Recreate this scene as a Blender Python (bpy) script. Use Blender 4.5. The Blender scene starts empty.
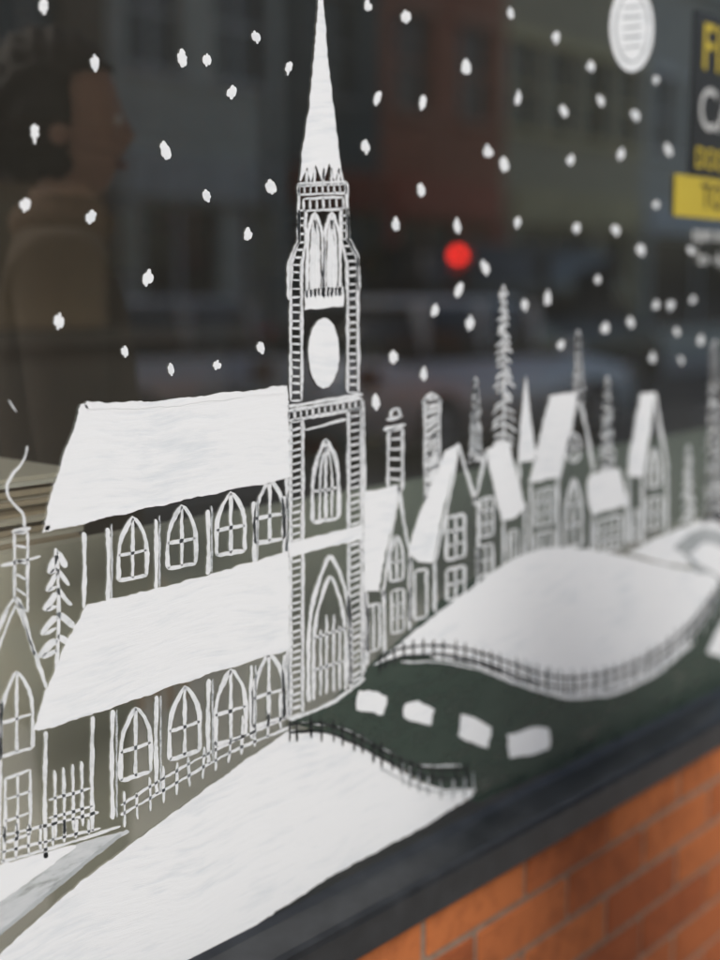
import bpy, bmesh, math, random
from mathutils import Vector, Matrix, Euler
random.seed(7)
R=math.radians
scene=bpy.context.scene
scene.view_settings.view_transform='Standard'
scene.view_settings.look='None'
scene.view_settings.exposure=0

# ------------------------------------------------------------------ camera
FP=1300.0; TH=math.atan(190/FP); PHI=math.atan(1140/FP*math.cos(TH))
CAM=Vector((0,-0.97,1.45))
Fv=Vector((math.cos(PHI)*math.cos(TH),math.sin(PHI)*math.cos(TH),-math.sin(TH)))
Rv=Vector((math.sin(PHI),-math.cos(PHI),0)); Uv=Rv.cross(Fv)
cd=bpy.data.cameras.new("camera"); cam=bpy.data.objects.new("camera",cd)
scene.collection.objects.link(cam); scene.camera=cam
M=Matrix((Rv,Uv,-Fv)).transposed().to_4x4(); M.translation=CAM; cam.matrix_world=M
cd.sensor_fit='HORIZONTAL'; cd.sensor_width=36; cd.lens=FP/720*36
cd.clip_start=0.02; cd.clip_end=1500
cd.dof.use_dof=True; cd.dof.focus_distance=1.28; cd.dof.aperture_fstop=2.5

# The painting was measured from the photograph; this rectifies the measured drawing
# coordinates to metres (x along the pane, z up) on the pane, which lies in plane y=0.
def G(px,py):
    d=Fv+Rv*((px-360)/FP)-Uv*((py-480)/FP)
    t=-CAM.y/d.y
    p=CAM+d*t
    return p.x,p.z

# ------------------------------------------------------------------ materials
def newmat(name):
    m=bpy.data.materials.new(name); m.use_nodes=True
    nt=m.node_tree; b=nt.nodes["Principled BSDF"]
    return m,nt,b
def mat(name,col,rough=0.7,var=0.15,scale=8,metal=0,bump=0.0,spec=None,stretch=(1,1,1)):
    m,nt,b=newmat(name)
    tc=nt.nodes.new("ShaderNodeTexCoord"); mp=nt.nodes.new("ShaderNodeMapping")
    mp.inputs['Scale'].default_value=stretch
    n=nt.nodes.new("ShaderNodeTexNoise"); n.inputs['Scale'].default_value=scale; n.inputs['Detail'].default_value=6
    nt.links.new(tc.outputs['Object'],mp.inputs[0]); nt.links.new(mp.outputs[0],n.inputs['Vector'])
    r=nt.nodes.new("ShaderNodeValToRGB")
    r.color_ramp.elements[0].position=0.3; r.color_ramp.elements[1].position=0.7
    r.color_ramp.elements[0].color=(*[c*(1-var) for c in col],1)
    r.color_ramp.elements[1].color=(*[min(1,c*(1+var)) for c in col],1)
    nt.links.new(n.outputs[0],r.inputs[0]); nt.links.new(r.outputs[0],b.inputs['Base Color'])
    b.inputs['Roughness'].default_value=rough; b.inputs['Metallic'].default_value=metal
    if spec is not None: b.inputs['Specular IOR Level'].default_value=spec
    if bump:
        bp=nt.nodes.new("ShaderNodeBump"); bp.inputs['Strength'].default_value=bump; bp.inputs['Distance'].default_value=0.005
        nt.links.new(n.outputs[0],bp.inputs['Height']); nt.links.new(bp.outputs[0],b.inputs['Normal'])
    return m
def paintmat(name,c0,c1,a0,a1,stretch,scale=60,bump=0.4,lo=0.35,hi=0.65,rough=.55):
    """brushed poster paint: streaky tone, thin spots where the glass shows"""
    m,nt,b=newmat(name)
    tc=nt.nodes.new("ShaderNodeTexCoord"); mp=nt.nodes.new("ShaderNodeMapping")
    mp.inputs['Scale'].default_value=stretch; mp.inputs['Rotation'].default_value=(0,R(4),0)
    # the brush wanders: bend the streak direction with a slow noise
    wn=nt.nodes.new("ShaderNodeTexNoise"); wn.inputs['Scale'].default_value=5
    wa=nt.nodes.new("ShaderNodeMixRGB"); wa.blend_type='ADD'; wa.inputs[0].default_value=.05
    nt.links.new(tc.outputs['Object'],wn.inputs['Vector']); nt.links.new(tc.outputs['Object'],wa.inputs[1]); nt.links.new(wn.outputs['Color'],wa.inputs[2])
    nt.links.new(wa.outputs[0],mp.inputs[0])
    n=nt.nodes.new("ShaderNodeTexNoise"); n.inputs['Scale'].default_value=scale; n.inputs['Detail'].default_value=8; n.inputs['Roughness'].default_value=0.65
    nt.links.new(mp.outputs[0],n.inputs['Vector'])
    n2=nt.nodes.new("ShaderNodeTexNoise"); n2.inputs['Scale'].default_value=9; n2.inputs['Detail'].default_value=4
    nt.links.new(tc.outputs['Object'],n2.inputs['Vector'])
    mx=nt.nodes.new("ShaderNodeMath"); mx.operation='MULTIPLY_ADD'; mx.inputs[1].default_value=0.6
    m2=nt.nodes.new("ShaderNodeMath"); m2.operation='MULTIPLY'; m2.inputs[1].default_value=0.4
    nt.links.new(n2.outputs[0],m2.inputs[0]); nt.links.new(n.outputs[0],mx.inputs[0]); nt.links.new(m2.outputs[0],mx.inputs[2])
    r=nt.nodes.new("ShaderNodeValToRGB"); r.color_ramp.elements[0].position=lo; r.color_ramp.elements[1].position=hi
    r.color_ramp.elements[0].color=(*c0,1); r.color_ramp.elements[1].color=(*c1,1)
    nt.links.new(mx.outputs[0],r.inputs[0]); nt.links.new(r.outputs[0],b.inputs['Base Color'])
    if a0<1:
        ma=nt.nodes.new("ShaderNodeMapRange"); ma.inputs[1].default_value=lo; ma.inputs[2].default_value=lo+0.14
        ma.inputs[3].default_value=a0; ma.inputs[4].default_value=a1
        nt.links.new(mx.outputs[0],ma.inputs[0]); nt.links.new(ma.outputs[0],b.inputs['Alpha'])
    bp=nt.nodes.new("ShaderNodeBump"); bp.inputs['Strength'].default_value=bump; bp.inputs['Distance'].default_value=0.001
    nt.links.new(n.outputs[0],bp.inputs['Height']); nt.links.new(bp.outputs[0],b.inputs['Normal'])
    b.inputs['Roughness'].default_value=rough; b.inputs['Specular IOR Level'].default_value=0.3
    return m
FILL=paintmat("white_paint_fill",(0.72,0.775,0.82),(0.83,0.87,0.90),1,1,(0.16,1,1.5),scale=85,lo=0.35,hi=0.49,bump=0.45,rough=.45)
LINE=paintmat("white_paint_line",(0.66,0.71,0.74),(0.80,0.84,0.87),0.76,0.98,(1,1,1),scale=90,lo=0.34,hi=0.56)
THIN=paintmat("white_paint_thin",(0.50,0.56,0.60),(0.72,0.76,0.80),0.25,0.8,(0.4,1,2),scale=60,lo=0.36,hi=0.6)
BLACK=paintmat("black_paint",(0.014,0.018,0.020),(0.05,0.055,0.055),1,1,(1,1,1),lo=0.36)
GREEN=paintmat("green_wash_paint",(0.028,0.048,0.039),(0.055,0.080,0.066),0.60,0.82,(0.5,1,1.6),scale=30,lo=0.35)
GREY=paintmat("grey_paint",(0.34,0.38,0.40),(0.52,0.56,0.58),0.7,0.95,(0.5,1,2),lo=0.35)
PM=[FILL,LINE,THIN,BLACK,GREEN,GREY]
F_,L_,T_,B_,G_,Y_=range(6)

# ------------------------------------------------------------------ painting tools
def smooth(pts,step=4.0):
    if len(pts)<3:
        a,b=pts; n=max(2,int(math.dist(a,b)/step))
        return [(a[0]+(b[0]-a[0])*i/n,a[1]+(b[1]-a[1])*i/n) for i in range(n+1)]
    out=[]; P=[pts[0]]+list(pts)+[pts[-1]]
    for i in range(1,len(P)-2):
        p0,p1,p2,p3=P[i-1],P[i],P[i+1],P[i+2]
        n=max(2,int(math.dist(p1,p2)/step))
        for k in range(n):
            t=k/n
            out.append(tuple(0.5*((2*p1[j])+(-p0[j]+p2[j])*t+(2*p0[j]-5*p1[j]+4*p2[j]-p3[j])*t*t+(-p0[j]+3*p1[j]-3*p2[j]+p3[j])*t**3) for j in (0,1)))
    out.append(pts[-1]); return out
def dens(pts,step=6):
    out=[]
    for i in range(len(pts)-1):
        a,b=pts[i],pts[i+1]; n=max(1,int(math.dist(a,b)/step))
        out+=[(a[0]+(b[0]-a[0])*k/n,a[1]+(b[1]-a[1])*k/n) for k in range(n)]
    out.append(pts[-1]); return out
class Paint:
    def __init__(s,name): s.name=name; s.v=[]; s.f=[]; s.m=[]
    def add(s,pp,lay):
        i0=len(s.v)
        for p in pp:
            x,z=G(*p); s.v.append((x,-0.0008-0.0003*lay,z))
        return i0
    def line(s,pts,w=3.0,mt=L_,lay=1,sm=True,jit=0.4):
        w*=1.1
        P=smooth(pts,3.5) if sm else dens(pts,4)
        n=len(P); L=[];Rr=[]; ph=random.random()*9; wv=w
        for i,p in enumerate(P):
            a=P[max(0,i-1)]; b=P[min(n-1,i+1)]
            dx,dy=b[0]-a[0],b[1]-a[1]; l=math.hypot(dx,dy) or 1
            nx,ny=-dy/l,dx/l
            wv+= (w*(1+0.24*math.sin(ph+i*0.5)+random.uniform(-.2,.2))-wv)*0.5
            h=wv/2
            if i==0 or i==n-1: h*=0.45
            o=random.uniform(-jit,jit)
            L.append((p[0]+nx*(h+o),p[1]+ny*(h+o))); Rr.append((p[0]-nx*(h-o),p[1]-ny*(h-o)))
        i0=s.add(L+Rr,lay)
        for i in range(n-1):
            s.f.append((i0+i,i0+i+1,i0+n+i+1,i0+n+i)); s.m.append(mt)
    def fill(s,pts,mt=F_,lay=1,jit=0.8,round_=False,step=5):
        P=smooth(list(pts)+[pts[0]],step)[:-1] if round_ else dens(list(pts)+[pts[0]],step)[:-1]
        P=[(x+random.uniform(-jit,jit),y+random.uniform(-jit,jit)) for x,y in P]
        i0=s.add(P,lay); s.f.append(tuple(range(i0,i0+len(P)))); s.m.append(mt)
    def build(s):
        me=bpy.data.meshes.new(s.name); me.from_pydata(s.v,[],s.f)
        for m in PM: me.materials.append(m)
        for p,k in zip(me.polygons,s.m): p.material_index=k
        bm=bmesh.new(); bm.from_mesh(me)
        bmesh.ops.triangulate(bm,faces=[f for f in bm.faces if len(f.verts)>4],ngon_method='EAR_CLIP')
        bm.to_mesh(me); bm.free()
        o=bpy.data.objects.new(s.name,me); scene.collection.objects.link(o); return o
def sl(x,y): return -(y-290)/(1500-x)
def local(cx,cy):
    k=sl(cx,cy-30)
    return lambda u,v:(cx+u,cy+v+k*u)
def arch(p,cx,cy,w,h,lw=2.6,lay=1,mid=0.42,n=1):
    q=local(cx,cy)
    p.line([q(-w/2,0),q(-w/2,-.45*h),q(-w*.40,-.70*h),q(-w*.2,-.88*h),q(0,-h),q(w*.22,-.88*h),q(w*.42,-.68*h),q(w/2,-.42*h),q(w/2,0)],lw,lay=lay)
    p.line([q(-w/2,0),q(w/2,0)],lw,lay=lay)
    p.line([q(0,-h),q(0,0)],lw*.85,lay=lay)
    for j in range(n):
        v=-(mid*h) if n==1 else -h*(j+1)/(n+1.3)
        p.line([q(-w/2,v),q(w/2,v)],lw*.85,lay=lay)
def rectw(p,cx,cy,w,h,lw=2.4,nx=1,ny=1,lay=1):
    q=local(cx,cy)
    p.line([q(-w/2,0),q(-w/2,-h)],lw,lay=lay);p.line([q(w/2,0),q(w/2,-h)],lw,lay=lay)
    p.line([q(-w/2,0),q(w/2,0)],lw,lay=lay);p.line([q(-w/2,-h),q(w/2,-h)],lw,lay=lay)
    for i in range(nx): u=-w/2+w*(i+1)/(nx+1); p.line([q(u,0),q(u,-h)],lw*.8,lay=lay)
    for i in range(ny): v=-h*(i+1)/(ny+1); p.line([q(-w/2,v),q(w/2,v)],lw*.8,lay=lay)
def ladder(p,A,B,n,lw=2.4,rw=2.0,lay=1):
    p.line(A,lw,lay=lay,sm=False); p.line(B,lw,lay=lay,sm=False)
    def at(P,t):
        Ls=[math.dist(P[i],P[i+1]) for i in range(len(P)-1)]; d=t*sum(Ls)
        for i,l in enumerate(Ls):
            if d<=l or i==len(Ls)-1:
                k=d/l; return (P[i][0]+(P[i+1][0]-P[i][0])*k,P[i][1]+(P[i+1][1]-P[i][1])*k)
            d-=l
    for i in range(n+1):
        t=i/n; a=at(A,t); b=at(B,t); e=random.uniform(-.9,.9)
        p.line([(a[0],a[1]+e),(b[0],b[1]+e*.3)],rw*random.uniform(.8,1.2),lay=lay,jit=.2)
def pine(name,cx,top,bot,w,lw=2.0,st=7,dense=1,mt=L_):
    p=Paint(name); p.line([(cx,top),(cx+.5,(top+bot)/2),(cx,bot)],lw,mt=mt)
    y=top+5
    while y<bot-3:
        t=(y-top)/(bot-top); ww=w/2*(0.22+0.78*t)*random.uniform(.75,1.2)
        for sg in (-1,1):
            for k in range(dense):
                d=random.uniform(1,6)+ww*.35
                x0=cx; yy=y+random.uniform(-2,2)
                p.line([(x0,yy),(x0+sg*ww*.55,yy+d*.45),(x0+sg*ww*random.uniform(.8,1.1),yy+d)],lw*random.uniform(.8,1.1),mt=mt,jit=.2)
        y+=st*random.uniform(.8,1.25)
    return p.build()

# ---- church
c=Paint("painted_church")
c.fill([(318,-8),(322,-8),(327,60),(334,118),(340,165),(343,184),(337,172),(334,182),(328,163),(322,183),(315,165),(310,183),(306,170),(299,183),(301,152),(308,108),(313.5,50)],lay=2,jit=.5,step=4)
for x in (306,314,323,331,338): c.line([(x,168),(x-.5,186)],2,lay=2)
c.line([(297,184),(346,182)],3); 
ladder(c,[(298,186),(345,184)],[(298,195),(346,193)],8,2.2,1.8)
ladder(c,[(303,199),(342,197)],[(303,211),(343,209)],6,2.2,1.8)
c.line([(298,184),(298,240),(288,262),(288,300)],3,sm=False); c.line([(346,182),(347,238),(357,256),(358,290)],3,sm=False)
ladder(c,[(298,210),(298,242),(291,262),(290,300),(290,400)],[(305,210),(305,244),(301,264),(301,300),(301,400)],24,2.6,1.9)
ladder(c,[(347,208),(348,240),(357,260),(357,300),(358,392)],[(340,208),(341,242),(346,262),(347,300),(347,392)],24,2.6,1.9)
c.fill([(304,290),(343,286),(343,306),(304,310)],lay=2,jit=.6)
for x0 in (306,323):
    c.line([(x0,298),(x0+1,240),(x0+4,222),(x0+8,213),(x0+12,222),(x0+16,240),(x0+16,296)],2.8,lay=2)
    c.line([(x0+4,297),(x0+5,240),(x0+8,220)],2.6,lay=2); c.line([(x0+8,297),(x0+8,216)],2.6,lay=2)
    c.line([(x0+12,296),(x0+11.5,240),(x0+8,222)],2.6,lay=2)
c.fill([(309,292),(310,250),(314,231),(318,250),(319,292)],mt=F_,lay=1); c.fill([(326,292),(327,250),(331,231),(335,250),(336,292)],mt=F_,lay=1)
c.fill([(323+15.5*math.cos(a*math.pi/14),353+35*math.sin(a*math.pi/14)) for a in range(28)],lay=2,jit=.5,round_=True)
ladder(c,[(288,411),(361,398)],[(288,421),(361,408)],12,3.2,2.0)
c.line([(286,407),(362,394)],2.8)
c.fill([(288,543),(361,525),(361,539),(288,557)],lay=2)
ladder(c,[(290,423),(290,560),(290,716)],[(302,420),(302,560),(302,712)],42,3,2.0)
ladder(c,[(348,410),(348,540),(349,684)],[(361,408),(361,540),(362,676)],38,3,2.0)
c.line([(287,400),(286,480),(287,716)],2.6); c.line([(362,400),(364,480),(364,540),(364,672)],2.4)
c.line([(288,720),(330,703),(364,678)],3)
c.line([(304,430),(346,419)],2.2)
arch(c,325,520,26,80,3.4,n=1,mid=.38); c.line([(319,520),(320,470),(325,447)],2); c.line([(331,517),(331,470),(326,447)],2)
q=local(329,695)
for w,h,lw in ((42,138,3.4),(32,118,3)):
    c.line([q(-w/2,0),q(-w/2,-.45*h),q(-w*.42,-.68*h),q(-w*.22,-.88*h),q(0,-h),q(w*.22,-.88*h),q(w*.42,-.66*h),q(w/2,-.42*h),q(w/2,0)],lw)
for u in (-9,-3,4,10): c.line([q(u,-2),q(u,-88+abs(u)*2.2)],2.2)
c.line([q(-16,-62),q(16,-62)],2.4); c.line([q(-16,-30),q(16,-30)],2.2)
c.fill([(84,402),(100,405),(140,404),(200,398),(250,391),(286,386),(288,430),(289,477),(240,488),(180,499),(120,512),(70,524),(42,532),(55,490),(70,448)],lay=2,jit=1.0)
c.line([(84,404),(70,444),(54,492),(45,530)],6,mt=F_,lay=3,jit=.5); c.line([(44,529),(120,511),(200,493),(288,475)],6,mt=F_,lay=3,jit=.5)
c.line([(84,405),(140,405),(200,399),(286,389)],6,mt=F_,lay=3,jit=.5)
c.fill([(86,604),(140,592),(200,577),(250,562),(288,551),(288,600),(288,648),(230,665),(170,685),(110,707),(60,724),(32,731),(45,692),(66,640)],lay=2,jit=1.0)
c.line([(35,728),(110,704),(200,673),(288,646)],6,mt=F_,lay=3,jit=.5)
for x in (83,107,155,207,253,283):
    c.line([(x,532+(83-x)*.18),(x+1,560),(x,608+(83-x)*.27)],3.6,mt=L_)
    if x>100: c.line([(x+4,528+(83-x)*.18),(x+4,606+(83-x)*.27)],1.6,mt=T_)
for x,y in ((132,578),(181,566),(230,553),(269,541)): arch(c,x,y,28,60,3.6)
for x in (45,92,112,156,208,251,284):
    y0=731+(45-x)*.32; y1=858+(45-x)*.58
    c.line([(x,y0),(x-.8,(y0+y1)/2),(x,y1)],3.6)
    if x>100: c.line([(x+4,y0),(x+4,y1-2)],1.6,mt=T_)
for x,y,h in ((135,776,68),(184,755,68),(230,740,70),(268,722,68)): arch(c,x,y,30,h,3.7)
c.line([(0,862),(60,845),(120,826)],2.5)
c.build()

# ---- left house
h=Paint("painted_house")
h.line([(-6,640),(8,606),(18,600),(30,640),(46,688)],3.4); h.line([(-4,652),(12,612),(18,610),(34,655)],2.2)
h.line([(46,688),(36,728)],2.6)
ladder(h,[(14,532),(14,600)],[(27,532),(27,612)],5,2.6,2.2); h.line([(11,532),(30,528)],3.4); h.line([(0,566),(40,556)],2.6)
h.line([(24,528),(22,514),(10,500),(6,488),(12,474),(22,462),(27,446)],2.2)
arch(h,16,752,32,80,3.2); rectw(h,17,838,25,64,2.8,1,2)
h.line([(0,757),(-2,860)],3); h.line([(1,700),(0,760)],2.6)
h.build()
t=Paint("painted_pine_tree"); t.line([(55,548),(58,600),(56,672)],3.2)
for k,y in enumerate((562,580,600,622,644)):
    ww=8+k*2.4; e=random.uniform(-2,2)
    t.line([(56,y-6+e),(56-ww*.5,y+2),(56-ww,y+12+e)],5.5); t.line([(57,y-10+e),(57+ww*.5,y-3),(57+ww*1.1,y+5)],5)
    t.line([(56-ww*.8,y+12+e),(56,y+6)],4)
t.build()
f=Paint("painted_picket_fence")
for i in range(8):
    x=4+i*12; f.line([(x,828-i*2+random.uniform(-5,5)),(x+random.uniform(-1,1),862-i*4)],2.8)
f.line([(0,836),(50,824),(98,812)],2.6); f.line([(0,852),(50,840),(100,828)],2.4)
for i in range(4):
    x=54+i*9; f.line([(x,770-i*3),(x+1,838-i*4)],2.8)
f.line([(48,800),(90,788)],2.4); f.line([(48,818),(92,806)],2.4)
for i in range(13):
    x=124+i*13; y=828-(x-124)*.62
    f.line([(x+random.uniform(-2,2),y-28+random.uniform(-7,7)-(8 if i%3==0 else 0)),(x,y-1)],2.4)
f.line([(120,815),(170,786),(230,752),(290,727)],2.4); f.line([(120,805),(175,771),(235,740),(290,716)],2.2)
f.build()

# ---- village houses on the right
P2=Paint
h=P2("painted_house")
h.fill([(364,492),(397,485),(392,520),(383,560),(378,590),(363,592)],lay=2)
ladder(h,[(388,430),(387,487)],[(402,428),(402,490)],6,2.6,2.2); h.line([(383,430),(405,424)],4); h.line([(386,420),(402,416)],3); h.line([(390,418),(391,411),(398,409),(399,418)],2.6)
h.line([(398,486),(403,520),(408,548)],2.8); h.line([(398,486),(390,540),(382,596)],2.6)
h.line([(383,590),(384,655)],2.6); h.line([(409,548),(409,630)],2.6)
arch(h,396,580,13,44,2.4); rectw(h,397,632,12,42,2.2,1,2); rectw(h,373,650,12,45,2.4,1,0); h.line([(366,592),(367,665)],2.6)
h.build()
h=P2("painted_house")
ladder(h,[(424,400),(425,500)],[(439,398),(438,470)],13,2.6,2.4); h.line([(422,404),(431,394),(441,402)],3.2)
for i in range(6): h.line([(425,412+i*15),(438,404+i*15)],1.8)
h.fill([(430,487),(444,452),(458,443),(450,480),(440,520),(432,563),(418,562),(407,552),(416,520)],lay=2)
h.line([(457,443),(467,475),(478,510)],3); h.line([(457,450),(447,505),(434,562)],2.6)
h.line([(478,508),(477,590)],2.8); h.line([(434,562),(434,612)],2.8)
rectw(h,455,558,18,42,2.6,1,2); rectw(h,455,598,18,30,2.6,1,1); rectw(h,420,618,12,48,2.4,0,0); h.line([(410,556),(410,622)],2.4)
h.build()
h=P2("painted_house")
h.fill([(486,450),(496,443),(507,440),(516,472),(525,508),(512,519),(502,521),(494,488)],lay=2)
h.line([(486,450),(478,485),(473,505)],2.6); h.line([(486,450),(495,490),(503,522)],2.6); h.line([(503,522),(503,566)],2.4); h.line([(524,510),(524,556)],2.4)
rectw(h,486,536,13,38,2.4,1,2); rectw(h,485,575,14,30,2.4,1,1); rectw(h,513,560,9,30,2,1,0)
h.build()
h=P2("painted_chapel")
h.fill([(525,374),(530,420),(536,460),(517,463),(520,420)],lay=2,jit=.4); h.line([(518,463),(519,480)],2.4); h.line([(534,461),(534,476)],2.4)
h.fill([(549,396),(577,391),(570,430),(562,460),(557,477),(528,483),(538,440)],lay=2)
h.line([(577,391),(585,425),(593,470)],2.8); h.line([(577,391),(568,440),(558,480)],2.6); h.line([(592,470),(592,545)],2.6); h.line([(557,478),(558,552)],2.6); h.line([(530,484),(530,555)],2.4)
h.line([(573+7*math.cos(a*.6),448+14*math.sin(a*.6)) for a in range(12)],2.4)
h.line([(566,448),(580,447)],2); h.line([(573,436),(573,461)],2)
arch(h,573,546,16,68,2.6,n=2); rectw(h,544,525,18,36,2.4,2,2); rectw(h,544,552,18,20,2.2,2,0)
h.build()
h=P2("painted_house")
h.fill([(588,476),(600,471),(618,468),(628,505),(608,510),(591,515),(586,495)],lay=2)
h.line([(591,515),(591,552)],2.4); h.line([(626,506),(626,542)],2.4); rectw(h,608,550,26,32,2.3,3,2)
h.build()
h=P2("painted_house")
h.fill([(640,394),(654,392),(650,430),(642,477),(626,476),(632,435)],lay=2)
h.line([(654,392),(660,430),(667,470)],2.8); h.line([(653,395),(642,478)],2.4); h.line([(666,470),(666,536)],2.6); h.line([(642,477),(642,544)],2.6); h.line([(628,478),(628,545)],2.2)
arch(h,654,486,11,38,2.2); rectw(h,654,528,14,30,2.2,1,1); rectw(h,635,540,9,30,2,1,0)
h.build()
pine("painted_pine_tree",475,377,462,17,2.3,st=5,dense=2)
pine("painted_pine_tree",503,285,450,28,2.2,st=7.5)
pine("painted_pine_tree",578,330,402,13,2.3,st=5,dense=2)
pine("painted_pine_tree",607,376,470,18,2.3,st=5.5,dense=2)
pine("painted_pine_tree",688,445,526,16,2.3,st=6)
pine("painted_pine_tree",714,340,522,22,2.6,st=5,dense=2,mt=F_)

# ---- snow, hills
s=Paint("painted_green_hill")
s.fill([(290,722),(330,702),(365,668),(400,640),(440,600),(480,575),(560,560),(640,590),(724,560),(724,690),(640,727),(560,767),(478,802),(440,790),(380,756),(330,734)],mt=G_,lay=0)
s.build()
s=Paint("painted_snowdrift")
s.fill([(372,665),(395,646),(430,618),(470,588),(505,563),(535,550),(570,547),(620,555),(670,566),(712,574),(718,590),(706,616),(684,645),(650,674),(615,690),(580,695),(545,690),(505,676),(465,661),(430,655),(400,656)],lay=2,round_=True)
s.line([(430,655),(470,662),(510,678),(548,692),(582,696),(618,690),(655,672),(690,642)],5,mt=F_,lay=2)
s.build()
s=Paint("painted_snowdrift")
s.fill([(628,552),(660,536),(700,521),(726,514),(726,560),(700,566),(660,562)],lay=1,round_=True)
s.build()
s=Paint("painted_snowdrift")
s.fill([(290,730),(325,731),(355,742),(390,764),(420,782),(445,789),(476,788),(470,797),(420,828),(330,876),(200,961),(120,1010),(-20,1010),(-20,972),(30,925),(80,882),(120,852),(170,815),(230,772)],lay=1,round_=False)
s.line([(290,732),(230,774),(170,818),(80,886),(-10,966)],5,mt=F_,lay=2,jit=.5)
s.build()
s=Paint("painted_snowdrift")
s.fill([(-12,872),(30,858),(70,846),(128,830),(100,850),(60,882),(20,915),(-12,938)],mt=T_,lay=0,round_=True)
s.fill([(-12,868),(30,856),(75,845),(60,858),(30,880),(-12,905)],mt=F_,lay=1,round_=True)
s.line([(120,834),(85,862),(45,895),(-10,940)],3.5,mt=Y_,lay=2)
s.build()
s=Paint("painted_snowdrift")
s.fill([(706,652),(718,626),(728,612),(728,660)],lay=2)
s.fill([(672,548),(690,532),(712,528),(726,540),(726,580),(712,574),(696,572),(684,556)],mt=Y_,lay=3,round_=True); s.fill([(688,556),(704,542),(726,552),(726,578),(708,570)],mt=F_,lay=4,round_=True)
s.build()
def fence(name,rail,n,up,dn,dark,gap=9,lw=2.0):
    p=Paint(name); S=smooth(rail,3)
    for k,(g,m2) in enumerate(((0,dark),(gap,dark))):
        p.line([(x,y-g) for x,y in rail],lw,mt=m2,lay=5)
    for i in range(n+1):
        x,y=S[int(i*(len(S)-1)/n)]
        a=up*random.uniform(.7,1.3)
        p.line([(x+random.uniform(-.8,.8),y-gap-a),(x+.4,y+dn*random.uniform(.7,1.2))],lw*.95,mt=dark,lay=5,jit=.15)
    return p
p=fence("painted_fence",[(378,668),(400,657),(435,654),(470,659),(510,672),(545,684),(580,686),(620,677),(655,660),(690,632),(714,600)],38,6,7,B_,9,1.7)
for x,y in smooth([(512,680),(545,690),(580,692),(620,684),(655,668),(690,640),(714,610)],10):
    p.line([(x+3,y-24),(x+3,y+4)],1.8,mt=Y_,lay=4)
p.line([(400,662),(440,662),(480,670),(515,684)],1.6,mt=L_,lay=4)
p.build()
p=fence("painted_fence",[(288,732),(320,731),(350,741),(380,757),(410,771),(440,778),(466,776)],17,6,9,B_,8,2.0)
for x,y in smooth([(400,775),(425,786),(450,790),(470,784)],9): p.line([(x+2,y-12),(x+2,y+10)],1.8,mt=Y_,lay=4)
p.line([(380,768),(410,784),(440,792),(466,788)],1.8,mt=Y_,lay=4)
p.line([(300,722),(340,728),(380,748),(415,764),(460,765)],1.4,mt=L_,lay=4)
p.build()
p=Paint("painted_gravestones")
for Q in ([(357,691),(372,690),(386,697),(383,715),(368,712),(355,709)],[(403,703),(417,700),(433,709),(430,725),(416,721),(402,718)],
          [(461,713),(475,718),(490,728),(487,747),(471,743),(457,736)],[(507,735),(528,727),(548,727),(549,748),(530,755),(508,757)]):
    p.fill(Q,lay=3,jit=1.1)
p.build()
# snowflakes
p=Paint("painted_snowflakes")
fl=[(43,7),(94,62),(34,133),(24,205),(90,217),(58,321),(181,59),(206,59),(255,38),(288,68),(231,92),(164,151),(206,196),(270,188),(247,235),(147,278),(124,352),(170,369),(260,347),(216,365),(367,6),(405,17),(377,98),(422,102),(465,68),(510,14),(555,38),(590,66),(365,147),(420,190),(395,225),(457,226),(503,165),(487,152),(517,98),(563,111),(576,228),(517,222),(615,230),(570,160),(620,155),(635,115),(668,150),(640,250),(393,357),(423,374),(375,402),(434,311),(469,324),(458,290),(547,298),(524,304),(605,328),(630,322),(652,358),(484,268),(670,305),(655,305),(690,250),(655,80),(600,100),(655,205),(680,360),(700,340),(597,280),(560,345),(676,332),(692,300)]
for i,(x,y) in enumerate(fl):
    k=1.0-(0.35*x/720); 
    if i>56: k*=.8
    a=4.8*k*random.uniform(.7,1.15); b=9.6*k*random.uniform(.8,1.15); r=random.uniform(-.3,.3)
    if y>340 and x<300: a*=.75;b*=.75
    for j in range(3):
        ox=(j-1)*a*.52; hh=b*(1 if j==1 else random.uniform(.5,.8)); oy=random.uniform(-.12,.22)*b
        A=(x+ox+r*hh*.9,y+oy-hh); B=(x+ox-r*hh*.9,y+oy+hh*.9)
        p.line([A,((A[0]+B[0])/2+random.uniform(-.5,.5),(A[1]+B[1])/2),B],a*1.0,mt=F_,lay=1+j,jit=.35)
p.line([(8,400),(16,412)],1.4)
p.build()

# ------------------------------------------------------------------ generic builders
def obj(name,me,parent=None,m=None):
    o=bpy.data.objects.new(name,me); scene.collection.objects.link(o)
    if m: me.materials.append(m)
    if parent: o.parent=parent
    return o
def empty(name,loc=(0,0,0)):
    o=bpy.data.objects.new(name,None); o.location=loc; scene.collection.objects.link(o); return o
def box(name,x0,x1,y0,y1,z0,z1,m,parent=None,bevel=0):
    me=bpy.data.meshes.new(name); bm=bmesh.new()
    bmesh.ops.create_cube(bm,size=1)
    for v in bm.verts: v.co=Vector(((x0+x1)/2+v.co.x*(x1-x0),(y0+y1)/2+v.co.y*(y1-y0),(z0+z1)/2+v.co.z*(z1-z0)))
    if bevel: bmesh.ops.bevel(bm,geom=bm.edges[:],offset=bevel,segments=2,affect='EDGES')
    bm.to_mesh(me); bm.free(); return obj(name,me,parent,m)
def quad(name,pts,m,parent=None):
    me=bpy.data.meshes.new(name); me.from_pydata(pts,[],[tuple(range(len(pts)))]); return obj(name,me,parent,m)
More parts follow.
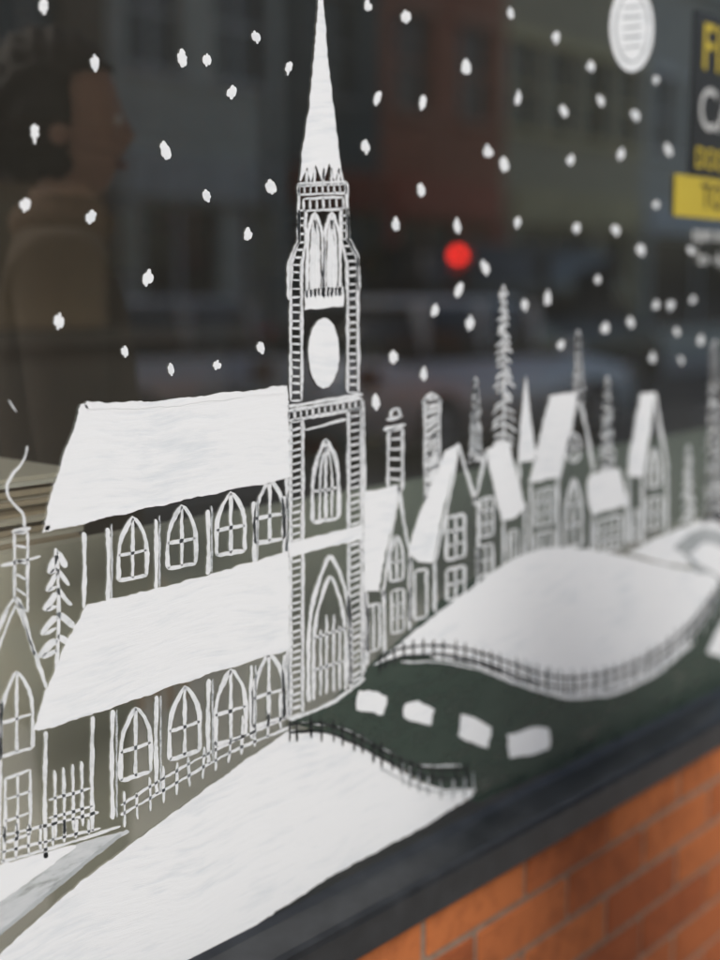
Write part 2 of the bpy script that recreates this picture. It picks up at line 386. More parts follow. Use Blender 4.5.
def extr(name,prof,x0,x1,m,parent=None):
    n=len(prof); v=[(x0,y,z) for y,z in prof]+[(x1,y,z) for y,z in prof]
    f=[(i,(i+1)%n,n+(i+1)%n,n+i) for i in range(n)]+[tuple(range(n))[::-1],tuple(range(n,2*n))]
    me=bpy.data.meshes.new(name); me.from_pydata(v,[],f)
    bm=bmesh.new(); bm.from_mesh(me); bmesh.ops.recalc_face_normals(bm,faces=bm.faces); bm.to_mesh(me); bm.free()
    return obj(name,me,parent,m)

ZG=G(335,885)[1]
# ------------------------------------------------------------------ shop building (ours)
shop=empty("brick_shop_building")
XL,XR,ZT=-1.6,5.2,2.75
gm,nt,b=newmat("window_glass"); nt.nodes.remove(b)
out=nt.nodes["Material Output"]
tr=nt.nodes.new("ShaderNodeBsdfTransparent"); tr.inputs[0].default_value=(0.86,0.89,0.86,1)
gl=nt.nodes.new("ShaderNodeBsdfGlossy"); gl.inputs['Roughness'].default_value=0.0; gl.inputs[0].default_value=(1,1,.96,1)
fr=nt.nodes.new("ShaderNodeFresnel")
geo=nt.nodes.new("ShaderNodeNewGeometry"); im=nt.nodes.new("ShaderNodeMapRange"); im.inputs[3].default_value=1.5; im.inputs[4].default_value=1/1.5
nt.links.new(geo.outputs['Backfacing'],im.inputs[0]); nt.links.new(im.outputs[0],fr.inputs[0])
mu=nt.nodes.new("ShaderNodeMath"); mu.operation='MULTIPLY'; mu.inputs[1].default_value=6.5
mn=nt.nodes.new("ShaderNodeMath"); mn.operation='MINIMUM'; mn.inputs[1].default_value=.6
mxs=nt.nodes.new("ShaderNodeMixShader")
# a thin dusty film, mixed in as a painted haze to lift the blacks
df=nt.nodes.new("ShaderNodeBsdfDiffuse"); df.inputs[0].default_value=(.58,.575,.50,1)
dn=nt.nodes.new("ShaderNodeTexNoise"); dn.inputs['Scale'].default_value=3; dn.inputs['Detail'].default_value=6
tcg=nt.nodes.new("ShaderNodeTexCoord"); nt.links.new(tcg.outputs['Object'],dn.inputs['Vector'])
dm=nt.nodes.new("ShaderNodeMapRange"); dm.inputs[1].default_value=.3; dm.inputs[2].default_value=.7; dm.inputs[3].default_value=.016; dm.inputs[4].default_value=.045
nt.links.new(dn.outputs[0],dm.inputs[0]); mx2=nt.nodes.new("ShaderNodeMixShader"); nt.links.new(dm.outputs[0],mx2.inputs[0])
nt.links.new(fr.outputs[0],mu.inputs[0]); nt.links.new(mu.outputs[0],mn.inputs[0]); nt.links.new(mn.outputs[0],mxs.inputs[0])
nt.links.new(tr.outputs[0],mxs.inputs[1]); nt.links.new(gl.outputs[0],mxs.inputs[2])
nt.links.new(mxs.outputs[0],mx2.inputs[1]); nt.links.new(df.outputs[0],mx2.inputs[2]); nt.links.new(mx2.outputs[0],out.inputs[0])
quad("window_pane",[(XL,0,ZG-.01),(XR,0,ZG-.01),(XR,0,ZT),(XL,0,ZT)],gm,shop)
SILL=mat("sill_dark_grey_coating",(0.022,0.024,0.026),0.36,0.35,30,bump=0.08)
extr("window_sill",[(.04,ZG-.03),(.04,ZG+.004),(.004,ZG+.004),(-.003,ZG),(-.010,ZG-.004),(-.050,ZG-.012),(-.057,ZG-.015),(-.060,ZG-.021),(-.060,ZG-.060),(-.056,ZG-.064),(-.030,ZG-.064)],XL-.1,XR+.1,SILL,shop)
box("window_jamb",XR,XR+.07,-.03,.05,ZG+.006,ZT,SILL,shop); box("window_jamb_near",XL-.07,XL,-.03,.05,ZG+.006,ZT,SILL,shop)
box("window_head",XL-.07,XR+.07,-.032,.052,ZT,ZT+.08,SILL,shop)
bm=bmesh.new(); cl=bm.loops.layers.float_color.new("tone")
def brickbox(x0,x1,y0,y1,z0,z1):
    r=bmesh.ops.create_cube(bm,size=1)['verts']
    jx=random.uniform(-.0015,.0015); jy=random.uniform(-.0012,.0012); tz=random.uniform(-.0008,.0008)
    for v in r: v.co=Vector(((x0+x1)/2+v.co.x*(x1-x0)+jx,(y0+y1)/2+v.co.y*(y1-y0)+jy,(z0+z1)/2+v.co.z*(z1-z0)+tz))
    t=random.random(); 
    for f in {f for v in r for f in v.link_faces}:
        for l in f.loops: l[cl]=(t,t,t,1)
zt=ZG-.064-.006; row=0
while zt>0.03:
    x=XL-1.5+(0.1125 if row%2 else 0)+.03
    while x<XR+4:
        brickbox(x,x+.214,-.036,.02,zt-.064,zt); x+=.225
    zt-=.075; row+=1
for (a,bx) in ((XR+.16,XR+4),):
    zt=ZG+.01+.065; row=0
    while zt<3.2:
        x=a+(0.1125 if row%2 else 0)
        while x<bx: brickbox(x,x+.215,-.036,.02,zt-.065,zt); x+=.225
        zt+=.075; row+=1
bmesh.ops.bevel(bm,geom=bm.edges[:],offset=.003,segments=1,affect='EDGES')
me=bpy.data.meshes.new("bricks"); bm.to_mesh(me); bm.free()
BR,nt,b=newmat("orange_brick")
at=nt.nodes.new("ShaderNodeAttribute"); at.attribute_name="tone"
tc=nt.nodes.new("ShaderNodeTexCoord"); n=nt.nodes.new("ShaderNodeTexNoise"); n.inputs['Scale'].default_value=45; n.inputs['Detail'].default_value=8
n3=nt.nodes.new("ShaderNodeTexNoise"); n3.inputs['Scale'].default_value=7
nt.links.new(tc.outputs['Object'],n.inputs['Vector']); nt.links.new(tc.outputs['Object'],n3.inputs['Vector'])
ra=nt.nodes.new("ShaderNodeValToRGB"); ra.color_ramp.elements[0].color=(.31,.078,.022,1); ra.color_ramp.elements[1].color=(.50,.155,.045,1)
nt.links.new(at.outputs['Fac'],ra.inputs[0])
mxn=nt.nodes.new("ShaderNodeMixRGB"); mxn.blend_type='MULTIPLY'; mxn.inputs[0].default_value=.55
rb=nt.nodes.new("ShaderNodeValToRGB"); rb.color_ramp.elements[0].position=.36; rb.color_ramp.elements[0].color=(.42,.38,.36,1); rb.color_ramp.elements[1].position=.55
ad=nt.nodes.new("ShaderNodeMath"); ad.operation='MULTIPLY_ADD'; ad.inputs[1].default_value=.5
hf=nt.nodes.new("ShaderNodeMath"); hf.operation='MULTIPLY'; hf.inputs[1].default_value=.5
nt.links.new(n3.outputs[0],hf.inputs[0]); nt.links.new(n.outputs[0],ad.inputs[0]); nt.links.new(hf.outputs[0],ad.inputs[2])
nt.links.new(ad.outputs[0],rb.inputs[0]); nt.links.new(ra.outputs[0],mxn.inputs[1]); nt.links.new(rb.outputs[0],mxn.inputs[2])
nt.links.new(mxn.outputs[0],b.inputs['Base Color']); b.inputs['Roughness'].default_value=.9
bp=nt.nodes.new("ShaderNodeBump"); bp.inputs['Strength'].default_value=.6; bp.inputs['Distance'].default_value=.003
nt.links.new(n.outputs[0],bp.inputs['Height']); nt.links.new(bp.outputs[0],b.inputs['Normal'])
obj("bricks",me,shop,BR)
MORT=mat("mortar",(0.27,0.19,0.14),.95,.25,60,bump=.5)
box("mortar_bed",XL-1.6,XR+4,-.0315,.12,0,ZG-.062,MORT,shop)
box("mortar_pier",XR+.075,XR+4,-.032,.12,ZG+.006,3.2,MORT,shop)
DK=mat("painted_fascia",(.03,.035,.04),.5)
box("fascia",XL-1.6,XR+.074,-.05,.12,ZT+.082,3.2,DK,shop)
RW=mat("upper_brickwork",(.4,.14,.06),.9,.2,12)
box("upper_wall",XL-1.6,XR+4,-.03,.2,3.203,7,RW,shop)
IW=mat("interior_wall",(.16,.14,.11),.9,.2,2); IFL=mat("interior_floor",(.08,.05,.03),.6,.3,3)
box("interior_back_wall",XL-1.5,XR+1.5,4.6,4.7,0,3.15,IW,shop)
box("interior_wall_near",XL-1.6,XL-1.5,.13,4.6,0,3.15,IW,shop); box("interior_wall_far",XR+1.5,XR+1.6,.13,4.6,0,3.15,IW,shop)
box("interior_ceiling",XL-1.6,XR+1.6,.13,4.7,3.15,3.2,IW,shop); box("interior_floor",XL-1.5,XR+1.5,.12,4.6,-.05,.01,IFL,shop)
# display plinth behind the glass
pl,nt,b=newmat("plinth_board")
tc=nt.nodes.new("ShaderNodeTexCoord"); sx=nt.nodes.new("ShaderNodeSeparateXYZ"); n=nt.nodes.new("ShaderNodeTexNoise"); n.inputs['Scale'].default_value=2.2
nt.links.new(tc.outputs['Object'],sx.inputs[0]); nt.links.new(tc.outputs['Object'],n.inputs['Vector'])
ma=nt.nodes.new("ShaderNodeMath"); ma.operation='MULTIPLY_ADD'; ma.inputs[1].default_value=.35
nt.links.new(n.outputs[0],ma.inputs[0]); nt.links.new(sx.outputs[0],ma.inputs[2])
mr=nt.nodes.new("ShaderNodeMapRange"); mr.inputs[1].default_value=.95; mr.inputs[2].default_value=1.6
nt.links.new(ma.outputs[0],mr.inputs[0])
r=nt.nodes.new("ShaderNodeValToRGB"); r.color_ramp.elements[0].color=(.80,.76,.66,1); r.color_ramp.elements[1].color=(.38,.45,.39,1)
nt.links.new(mr.outputs[0],r.inputs[0]); nt.links.new(r.outputs[0],b.inputs['Base Color']); b.inputs['Roughness'].default_value=.9
pe=empty("window_display_plinth")
box("front_board",XL,XR,.17,.19,.02,1.180,pl,pe)
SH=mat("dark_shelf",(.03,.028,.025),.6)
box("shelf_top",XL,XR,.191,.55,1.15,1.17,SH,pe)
PA=[mat("paper_%d"%i,cc,.9,.05,10) for i,cc in enumerate(((.62,.58,.5),(.5,.42,.32),(.7,.68,.62)))]
ps=empty("paper_stack"); z=1.171
for i in range(16):
    t=random.uniform(.003,.007); e=random.uniform(-.008,.008)
    box("sheets_%d"%i,.56+e,.885+e*1.4,.21+e,.43+e,z,z+t-.0005,PA[i%3 if i%4 else 1],ps); z+=t
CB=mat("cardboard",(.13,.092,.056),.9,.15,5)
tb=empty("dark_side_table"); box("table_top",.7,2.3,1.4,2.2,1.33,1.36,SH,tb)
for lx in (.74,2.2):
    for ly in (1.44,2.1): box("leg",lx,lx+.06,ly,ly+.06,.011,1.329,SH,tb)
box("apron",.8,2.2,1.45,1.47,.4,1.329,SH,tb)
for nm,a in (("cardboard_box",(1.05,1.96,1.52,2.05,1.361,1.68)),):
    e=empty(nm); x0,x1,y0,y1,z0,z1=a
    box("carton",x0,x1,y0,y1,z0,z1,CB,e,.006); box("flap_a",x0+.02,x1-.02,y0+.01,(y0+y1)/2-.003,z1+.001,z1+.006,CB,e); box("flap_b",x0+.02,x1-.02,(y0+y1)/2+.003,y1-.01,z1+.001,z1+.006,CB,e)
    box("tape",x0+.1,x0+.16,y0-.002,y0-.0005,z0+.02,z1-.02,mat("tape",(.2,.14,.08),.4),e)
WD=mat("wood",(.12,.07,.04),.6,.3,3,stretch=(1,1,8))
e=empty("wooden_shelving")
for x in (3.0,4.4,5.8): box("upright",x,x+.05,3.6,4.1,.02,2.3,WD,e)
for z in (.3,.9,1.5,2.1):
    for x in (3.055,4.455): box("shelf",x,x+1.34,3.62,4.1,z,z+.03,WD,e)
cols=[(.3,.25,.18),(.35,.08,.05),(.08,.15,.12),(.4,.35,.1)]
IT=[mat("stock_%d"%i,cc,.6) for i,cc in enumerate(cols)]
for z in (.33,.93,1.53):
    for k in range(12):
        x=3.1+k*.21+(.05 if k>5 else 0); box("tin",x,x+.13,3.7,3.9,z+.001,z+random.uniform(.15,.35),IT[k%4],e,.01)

# ------------------------------------------------------------------ badge & poster on the pane
bd=Paint("round_window_sticker")
ell=lambda rx,ry,cx=631,cy=28:[(cx+rx*math.cos(a*math.pi/16),cy+ry*math.sin(a*math.pi/16)) for a in range(32)]
bd.fill(ell(22,44),lay=1,jit=.1,round_=True); bd.line(ell(16.5,34)+[(647.5,28)],2,mt=Y_,lay=3)
for k in range(5): bd.line([(621,8+k*10),(641,6+k*10)],3 if k%2 else 2,mt=Y_,lay=3)
bd.build()
YL=mat("poster_yellow",(.50,.40,.05),.5,.05); BK=mat("poster_black",(.03,.032,.032),.4,.1); WH=mat("poster_white",(.48,.50,.50),.5,.03)
po=empty("window_poster")
def pr(name,x0,y0,x1,y1,m,lay):
    X0=G(x0,100)[0]; X1=G(x1,100)[0]; k=(G(x0,y0)[1],G(x0,y1)[1]); yy=-.0010-.0008*lay
    return quad(name,[(X0,yy,k[1]),(X1,yy,k[1]),(X1,yy,k[0]),(X0,yy,k[0])],m,po)
pr("backing",691,8,800,175,BK,1); pr("yellow_band",676,174,800,216,YL,2)
def txt(body,x,y,size,m,lay=3):
    cu=bpy.data.curves.new("lettering",'FONT'); cu.body=body; cu.size=size; cu.offset=.0008
    o=bpy.data.objects.new("lettering",cu); scene.collection.objects.link(o)
    gx,gz=G(x,y); o.location=(gx,-.0010-.0008*lay,gz); o.rotation_euler=(R(90),0,0); o.parent=po; cu.materials.append(m)
txt("FIND",699,68,.10,YL); txt("CAR",696,128,.092,WH); txt("DOORS",693,167,.045,YL); txt("TODAY",699,208,.055,BK); txt("open mon-sat",690,240,.034,WH); txt("9am - 6pm",692,264,.03,WH)

# ------------------------------------------------------------------ street
ASP=mat("asphalt",(.06,.061,.063),.9,.25,6,bump=.2)
quad("road",[(-400,-400,-.12),(400,-400,-.12),(400,400,-.12),(-400,400,-.12)],ASP)
PV,nt,b=newmat("paving_slabs")
tc=nt.nodes.new("ShaderNodeTexCoord"); br=nt.nodes.new("ShaderNodeTexBrick"); br.inputs['Scale'].default_value=1
br.inputs['Color1'].default_value=(.42,.41,.385,1); br.inputs['Color2'].default_value=(.36,.355,.34,1); br.inputs['Mortar'].default_value=(.1,.1,.1,1)
br.inputs['Brick Width'].default_value=.6; br.inputs['Row Height'].default_value=.6; br.inputs['Mortar Size'].default_value=.008
nt.links.new(tc.outputs['Object'],br.inputs['Vector']); nt.links.new(br.outputs[0],b.inputs['Base Color']); b.inputs['Roughness'].default_value=.85
box("pavement",-60,90,-2.6,-.0365,-.2,0,PV); box("pavement",-60,90,-13,-10.5,-.2,0,PV)
KB=mat("kerb_stone",(.32,.31,.3),.8); box("kerb",-60,90,-2.75,-2.601,-.2,.004,KB,None,.01); box("kerb",-60,90,-10.499,-10.35,-.2,.004,KB,None,.01)
LW=mat("road_marking_paint",(.7,.7,.68),.7,.15,20)
for i in range(20): quad("road_marking",[(-20+i*5,-6.55,-.116),(-17.5+i*5,-6.55,-.116),(-17.5+i*5,-6.45,-.116),(-20+i*5,-6.45,-.116)],LW)
DG=mat("dark_window_glass",(.02,.025,.03),.08,.1,spec=.8)
def facade(name,x0,x1,H,wall,trim,nwin,shopc,signc,y=-13,lit=None):
    e=empty(name); gh=3.4
    ops=[]; W=x1-x0
    zz=gh+1.0
    while zz+1.7<H:
        for i in range(nwin):
            cx=x0+W*(i+.5)/nwin; ops.append((cx-.5,cx+.5,zz,zz+1.6))
        zz+=2.9
    ops.append((x0+.5,x0+W*.62,.6,2.6)); ops.append((x0+W*.62+.35,x1-.5,.05,2.6))
    xs=sorted({x0,x1,*[o[0] for o in ops],*[o[1] for o in ops]}); zs=sorted({0,H,*[o[2] for o in ops],*[o[3] for o in ops]})
    V=[];Fc=[]
    for i in range(len(xs)-1):
        for j in range(len(zs)-1):
            cx=(xs[i]+xs[i+1])/2; cz=(zs[j]+zs[j+1])/2
            if any(o[0]<cx<o[1] and o[2]<cz<o[3] for o in ops): continue
            k=len(V); V+=[(xs[i],y,zs[j]),(xs[i+1],y,zs[j]),(xs[i+1],y,zs[j+1]),(xs[i],y,zs[j+1])]; Fc.append((k,k+1,k+2,k+3))
    for o in ops:
        k=len(V); V+=[(o[0],y,o[2]),(o[1],y,o[2]),(o[1],y,o[3]),(o[0],y,o[3]),(o[0],y-.2,o[2]),(o[1],y-.2,o[2]),(o[1],y-.2,o[3]),(o[0],y-.2,o[3])]
        Fc+=[(k,k+1,k+5,k+4),(k+1,k+2,k+6,k+5),(k+2,k+3,k+7,k+6),(k+3,k,k+4,k+7)]
    me=bpy.data.meshes.new("front_wall"); me.from_pydata(V,[],Fc); obj("front_wall",me,e,wall)
    box("body",x0+.001,x1-.001,y-9,y-.35,0,H-.01,wall,e)
    for o in ops:
        big=o[2]<3; g=lit if (lit and big) else DG
        box("glazing",o[0],o[1],y-.18,y-.15,o[2],o[3],g,e)
        box("frame_v",(o[0]+o[1])/2-.03,(o[0]+o[1])/2+.03,y-.148,y-.10,o[2],o[3],trim,e)
        if not big:
            box("frame_h",o[0],o[1],y-.147,y-.11,(o[2]+o[3])/2-.03,(o[2]+o[3])/2+.03,trim,e); box("sill",o[0]-.1,o[1]+.1,y+.001,y+.09,o[2]-.1,o[2]-.001,trim,e); box("lintel",o[0]-.1,o[1]+.1,y+.001,y+.04,o[3]+.001,o[3]+.2,trim,e)
    box("shop_sign",x0+.2,x1-.2,y+.002,y+.15,2.7,3.3,signc,e); box("pilaster",x0+.02,x0+.3,y+.001,y+.12,0,2.69,shopc,e); box("pilaster_b",x1-.3,x1-.02,y+.001,y+.12,0,2.69,shopc,e)
    box("cornice",x0,x1,y+.001,y+.25,H-.25,H,trim,e)
    extr("roof",[(y-.1,H+.001),(y-4.7,H+2.2),(y-9,H+.001)],x0,x1,mat("roof_slate",(.08,.085,.1),.7),e)
    for cx in (x0+.8,): box("chimney",cx,cx+.7,y-5.2,y-4.4,H+1.2,H+3.4,wall,e)
mW=lambda n,c:mat(n,c,.85,.15,3)
cream=mW("trim_cream",(.6,.56,.48)); wht=mW("trim_white",(.72,.72,.7))
facade("brick_shop",1.5,11.1,8,mW("dark_brick",(.22,.165,.11)),cream,4,mW("brown_paint",(.14,.09,.06)),mW("sign_brown",(.18,.12,.08)))
facade("rendered_shop",11.1,14.3,7.6,mW("pale_render",(.66,.66,.56)),wht,2,mW("sand_paint",(.42,.42,.36)),mW("sign_pale",(.7,.7,.64)))
facade("slate_clad_shop",14.3,16.6,8,mW("slate_cladding",(.11,.13,.125)),mW("trim_grey",(.3,.3,.28)),1,mW("dark_paint",(.05,.07,.07)),mW("sign_dark_red",(.3,.06,.03)))
facade("red_brick_shop",16.6,20.1,8.4,mW("red_brick",(.44,.15,.085)),mW("trim_pale_red",(.50,.24,.16)),2,mW("red_paint",(.42,.09,.06)),mW("sign_red",(.5,.12,.07)))
facade("stone_terrace",20.1,25.2,8,mW("stone",(.52,.45,.30)),mW("trim_sand",(.74,.62,.34)),4,mW("olive_paint",(.32,.30,.2)),mW("sign_sand",(.6,.5,.28)))
facade("stone_terrace",25.2,34,8.2,mW("grey_stone",(.50,.49,.43)),wht,5,mW("grey_paint2",(.3,.31,.3)),mW("sign_white",(.6,.62,.62)))
facade("brick_shop",34,48,9,mW("brown_brick",(.3,.2,.14)),cream,6,mW("green_paint",(.05,.12,.08)),mW("sign_green",(.1,.25,.15)))
facade("brick_shop",-14,1.5,9,mW("brown_brick2",(.3,.17,.11)),cream,6,mW("blue_paint",(.05,.08,.15)),mW("sign_blue",(.1,.15,.3)))

# vehicles
TY=mat("tyre",(.02,.02,.02),.8); RM=mat("wheel_rim",(.4,.4,.42),.3,.05,metal=.8)
HL=mat("headlamp",(.75,.78,.8),.1,.03,spec=.8); TL=mat("tail_lens",(.12,.01,.01),.2)
def redlamp(name,st):
    m,nt,b=newmat(name); b.inputs['Base Color'].default_value=(.5,.01,.01,1); b.inputs['Emission Color'].default_value=(1,.03,.02,1); b.inputs['Emission Strength'].default_value=st; return m
def car(name,x0,yc,paint,prof,glassprof,L,wd,wheels,wr=.33,lamp=None,flip=False):
    """prof: (x,z) outline of body side; glassprof: outline of the greenhouse"""
    e=empty(name,(x0,yc,-.12)); s=-1 if flip else 1
    def X(x): return (L-x) if flip else x
    def loft(nm,pr,half,halftop,ztop,zbot,m,bev):
        v=[];n=len(pr)
        for sd in (-1,1):
            for x,z in pr:
                t=max(0,min(1,(z-zbot)/(ztop-zbot))); v.append((X(x),sd*(half+(halftop-half)*t),z))
        f=[tuple(range(n)),tuple(range(n,2*n))[::-1]]+[(i,n+i,n+(i+1)%n,(i+1)%n) for i in range(n)]
        me=bpy.data.meshes.new(nm); me.from_pydata(v,[],f); bm=bmesh.new(); bm.from_mesh(me)
        bmesh.ops.recalc_face_normals(bm,faces=bm.faces)
        if bev: bmesh.ops.bevel(bm,geom=bm.edges[:],offset=bev,segments=3,affect='EDGES',clamp_overlap=True)
        bm.to_mesh(me); bm.free()
        for p in me.polygons: p.use_smooth=True
        return obj(nm,me,e,m)
    loft("body",prof,wd/2,wd/2-.04,1.0,.2,paint,.05)
    zt=max(z for _,z in glassprof); zb=min(z for _,z in glassprof)
    loft("windows",glassprof,wd/2-.05,wd/2-.2,zt,zb,DG,.02)
    top=[p for p in glassprof if p[1]>zt-.12]; a=min(p[0] for p in top); c2=max(p[0] for p in top)
    loft("roof",[(a-.02,zt-.03),(a+.15,zt+.03),(c2-.15,zt+.03),(c2+.02,zt-.03)],wd/2-.19,wd/2-.22,zt+.03,zt-.03,paint,.01)
    for px in (a+.02,(a+c2)/2,c2-.02):
        for sd in (-1,1):
            box("pillar",X(px)-.04,X(px)+.04,sd*(wd/2-.13)-.05,sd*(wd/2-.13)+.05,zb+.02,zt-.02,paint,e)
    for wx in wheels:
        for sd in (-1,1):
            for nm,rr,th,m,off in (("tyre",wr,.2,TY,0),("rim",wr*.65,.02,RM,.105)):
                bm=bmesh.new(); bmesh.ops.create_cone(bm,cap_ends=True,segments=32,radius1=rr,radius2=rr,depth=th,matrix=Matrix.Translation((X(wx),sd*(wd/2-.1+off),wr))@Matrix.Rotation(R(90),4,'X'))
                me=bpy.data.meshes.new(nm); bm.to_mesh(me); bm.free(); obj(nm,me,e,m)
    xe=[p[0] for p in prof]
    for sd in (-1,1):
        x=X(max(xe)-.04); box("headlamp",x-.06,x+.06,sd*(wd/2-.28)-.14,sd*(wd/2-.28)+.14,.62,.76,HL,e,.02)
        x=X(min(xe)+.04); box("tail_lamp",x-.06,x+.06,sd*(wd/2-.24)-.12,sd*(wd/2-.24)+.12,.75,.92,TL,e,.02)
        x=X(c2+.35); box("mirror",x-.08,x+.08,sd*(wd/2+.08)-.09,sd*(wd/2+.08)+.09,.95,1.08,paint,e,.03)
    return e
hprof=[(0,.35),(.02,.7),(.1,.95),(.6,.98),(2.7,.96),(3.3,.9),(4.0,.78),(4.25,.6),(4.3,.3),(3.9,.22),(.3,.22)]
hgl=[(.25,.94),(.6,1.35),(.95,1.45),(2.0,1.46),(2.4,1.38),(3.2,.93)]
def cp(n,c): return mat(n,c,.25,.04,metal=.2,spec=.6)
car("silver_car",8.4,-6.9,cp("silver_car_paint",(.70,.73,.74)),hprof,hgl,4.3,1.75,(.8,3.45))
car("parked_car",1.6,-9.0,cp("dark_car_paint",(.04,.05,.06)),hprof,hgl,4.3,1.75,(.8,3.45))
car("parked_car",14.2,-5.0,cp("grey_car_paint",(.25,.27,.28)),hprof,hgl,4.3,1.75,(.8,3.45),flip=True)
car("white_car",6.9,-9.3,cp("white_car_paint",(.72,.72,.70)),hprof,hgl,4.3,1.75,(.8,3.45))
vprof=[(0,.35),(0,1.15),(.1,1.2),(3.5,1.2),(4.1,1.15),(4.8,1.0),(5.0,.8),(5.0,.3),(4.6,.22),(.3,.22)]
vgl=[(.03,1.18),(.1,2.05),(.3,2.12),(3.3,2.12),(3.6,2.05),(4.2,1.15)]
v=car("delivery_van",12.9,-9.4,cp("van_paint",(.05,.055,.06)),vprof,vgl,5.0,1.9,(.95,4.0),.36)
RL=redlamp("lit_brake_lamp",8)
box("brake_lamp",-.05,.06,.69,.81,1.93,2.05,RL,v,.03); 
box("brake_lamp_far",-.05,.06,-.95,-.75,1.84,2.00,TL,v,.03)
car("yellow_taxi",20.5,-6.8,cp("yellow_car_paint",(.65,.45,.04)),hprof,hgl,4.3,1.75,(.8,3.45))
MT=mat("lamp_post_metal",(.12,.13,.13),.5,metal=.4)
def cyl(name,p0,p1,r0,r1,m,parent,seg=20):
    p0=Vector(p0);p1=Vector(p1); d=p1-p0
    bm=bmesh.new(); bmesh.ops.create_cone(bm,cap_ends=True,segments=seg,radius1=r0,radius2=r1,depth=d.length,matrix=Matrix.Translation((p0+p1)/2)@d.to_track_quat('Z','Y').to_matrix().to_4x4())
    me=bpy.data.meshes.new(name); bm.to_mesh(me); bm.free()
    for p in me.polygons: p.use_smooth=True
    return obj(name,me,parent,m)
for x in (12.0,27.0):
    e=empty("street_lamp",(x,-11,0)); cyl("base",(0,0,0),(0,0,.9),.11,.10,MT,e); cyl("post",(0,0,.9),(0,0,6.4),.07,.045,MT,e); cyl("arm",(0,0,6.38),(0,1.2,6.6),.035,.03,MT,e); box("lantern",-.12,.12,1.1,1.7,6.55,6.68,MT,e,.03)

# ------------------------------------------------------------------ bystander on the pavement (reflected in the pane)
PX,PY=1.29,-.78
per=empty("pedestrian",(PX,PY,0)); per.rotation_euler=(0,0,math.atan2(.59,.81)-math.pi/2)   # local +Y = facing
COAT=mat("brown_coat",(.065,.045,.031),.95,.2,25,bump=.3); TRO=mat("dark_trousers",(.02,.022,.03),.9); SKN=mat("skin",(.42,.25,.18),.5,.06); HAIR=mat("dark_hair",(.02,.013,.009),.7,.3,60); SHO=mat("shoe",(.02,.015,.01),.4)
def skin(name,verts,edges,rad,m,lev=2,root=0):
    me=bpy.data.meshes.new(name); me.from_pydata(verts,edges,[]); o=obj(name,me,per)
    sk=o.modifiers.new("Skin",'SKIN'); sk.use_smooth_shade=True
    for i,r in enumerate(rad):
        d=me.skin_vertices[0].data[i]; d.radius=(r if isinstance(r,tuple) else (r,r)); d.use_root=(i==root)
    ss=o.modifiers.new("Sub",'SUBSURF'); ss.levels=lev; ss.render_levels=lev
    me.materials.append(m); 
    return o
skin("coat",[(0,0,.98),(0,0,1.15),(0,.0,1.32),(0,-.01,1.46),(0,-.01,1.55),(-.17,-.01,1.48),(-.23,0,1.22),(-.22,.09,.98),(.17,-.01,1.48),(.23,0,1.22),(.22,.09,.98),(0,0,.72)],
     [(0,1),(1,2),(2,3),(3,4),(3,5),(5,6),(6,7),(3,8),(8,9),(9,10),(0,11)],
     [(.17,.13),(.155,.12),(.17,.13),(.12,.09),.065,.075,.058,.048,.075,.058,.048,(.20,.15)],COAT)
skin("trousers",[(0,0,.95),(-.1,0,.88),(-.11,.01,.5),(-.11,-.01,.10),(.1,0,.88),(.11,.01,.5),(.11,-.01,.10)],[(0,1),(1,2),(2,3),(0,4),(4,5),(5,6)],[(.13,.1),.095,.07,.055,.095,.07,.055],TRO)
for s in (-1,1): skin("shoe",[(s*.11,-.06,.05),(s*.11,.06,.05),(s*.115,.18,.04)],[(0,1),(1,2)],[.05,.048,.04],SHO)
skin("neck",[(0,-.01,1.5),(0,.0,1.58),(0,.01,1.66)],[(0,1),(1,2)],[.065,.058,.055],SKN,1)
def hand(s):
    w=Vector((s*.22,.10,.96)); V=[tuple(w),tuple(w+Vector((0,.02,-.05))),tuple(w+Vector((0,.03,-.09)))]; E=[(0,1),(1,2)]; Rr=[(.022,.03),(.018,.04),(.016,.042)]
    skin("palm",V,E,Rr,SKN,2)
    for k,l in enumerate((.07,.08,.075,.058)):
        b0=w+Vector((0,.0+.022*k-.01,-.09)); V=[tuple(b0),tuple(b0+Vector((-s*.006,.004,-l*.5))),tuple(b0+Vector((-s*.022,.006,-l*.95)))]
        skin("finger_%d"%k,V,[(0,1),(1,2)],[.0095,.0088,.0075],SKN,1)
    b0=w+Vector((0,.045,-.04)); skin("thumb",[tuple(b0),tuple(b0+Vector((-s*.012,.03,-.03))),tuple(b0+Vector((-s*.018,.035,-.06)))],[(0,1),(1,2)],[.012,.011,.009],SKN,1)
hand(-1); hand(1)
def blob(name,c,r,m,fn=None,seg=32):
    bm=bmesh.new(); bmesh.ops.create_uvsphere(bm,u_segments=seg,v_segments=seg//2,radius=1)
    for v in bm.verts:
        p=v.co.copy()
        if fn: p=fn(p)
        v.co=Vector((c[0]+p.x*r[0],c[1]+p.y*r[1],c[2]+p.z*r[2]))
    me=bpy.data.meshes.new(name); bm.to_mesh(me); bm.free()
    for p in me.polygons: p.use_smooth=True
    return obj(name,me,per,m)
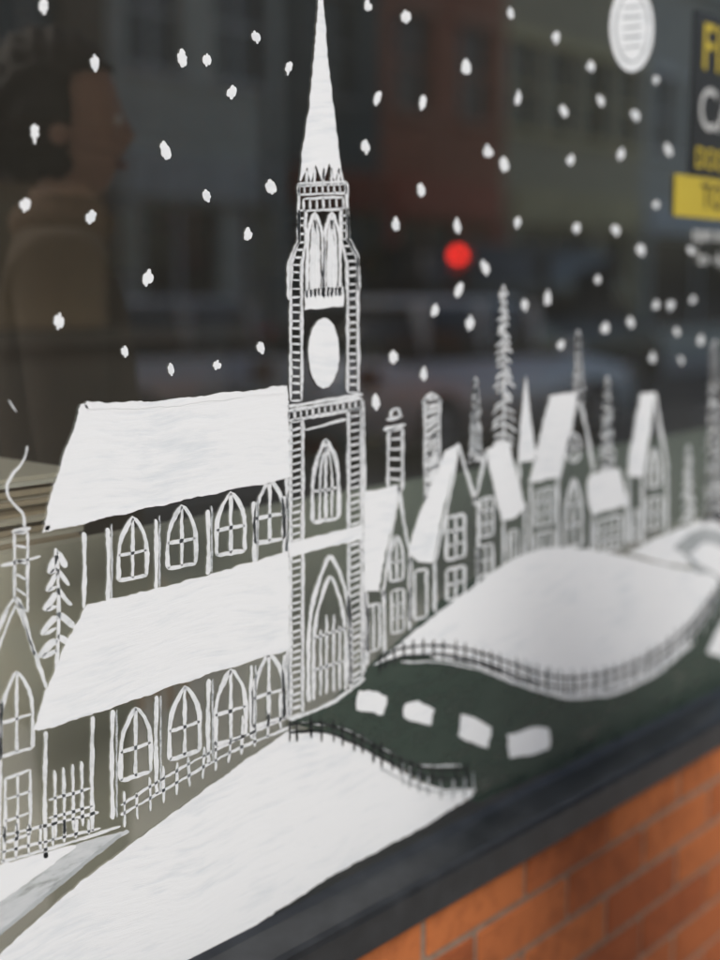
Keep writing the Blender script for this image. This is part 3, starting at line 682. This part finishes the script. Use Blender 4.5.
def hd(p):
    if p.z<0: p.x*=1+.28*p.z; p.y=p.y*(1+.12*p.z)+(-.12*p.z if p.y>0 else .18*-p.z)
    if p.y>.6: p.y=.6+(p.y-.6)*.75
    nose=math.exp(-((p.x/.14)**2+((p.z+.12)/.2)**2)) if p.y>0 else 0
    p.y+=nose*.2
    for s in(-1,1):
        if p.y>0: p.y-=.08*math.exp(-(((p.x-s*.38)/.16)**2+((p.z-.05)/.12)**2))
    return p
HZ=1.71
blob("head",(0,.01,HZ),(.078,.098,.122),SKN,hd,48)
for s in (-1,1):
    blob("eye",(s*.03,.088,HZ+.006),(.012,.010,.009),mat("eye",(.7,.7,.68),.2),None,12); blob("iris",(s*.03,.0955,HZ+.006),(.005,.004,.005),HAIR,None,8)
    blob("ear",(s*.08,-.002,HZ-.01),(.012,.02,.032),SKN,None,16)
blob("mouth",(0,.096,HZ-.062),(.026,.008,.007),mat("lips",(.35,.12,.1),.5),None,12)
def hr(p):
    k=1+.05*math.sin(p.x*17+p.z*9)+.04*math.sin(p.y*23)
    p=p*k
    if p.y>.3 and p.z<.45: p.y=.3-(.45-p.z)*.25; p.x*=.98
    return p
blob("hair",(0,-.012,HZ+.022),(.094,.112,.122),HAIR,hr,48)
blob("scarf",(0,.0,1.555),(.095,.085,.05),mat("scarf",(.12,.07,.045),.95,.3,40),None,24)

# ------------------------------------------------------------------ light
w=bpy.data.worlds.new("World"); scene.world=w; w.use_nodes=True; nt=w.node_tree
sky=nt.nodes.new("ShaderNodeTexSky"); sky.sky_type='NISHITA'; sky.sun_disc=False
EL,RO=38,205
sky.sun_elevation=R(EL); sky.sun_rotation=R(RO); sky.dust_density=4; sky.air_density=1.1
bg=nt.nodes["Background"]; nt.links.new(sky.outputs[0],bg.inputs[0]); bg.inputs[1].default_value=.15
sd=bpy.data.lights.new("sun",'SUN'); sd.energy=2.1; sd.angle=R(25); sd.color=(1,.98,.95)
so=bpy.data.objects.new("sun",sd); scene.collection.objects.link(so)
dv=Vector((math.sin(R(RO))*math.cos(R(EL)),math.cos(R(RO))*math.cos(R(EL)),math.sin(R(EL))))
so.rotation_euler=dv.to_track_quat('Z','Y').to_euler(); so.location=(0,-5,12)
print("ZG",ZG)
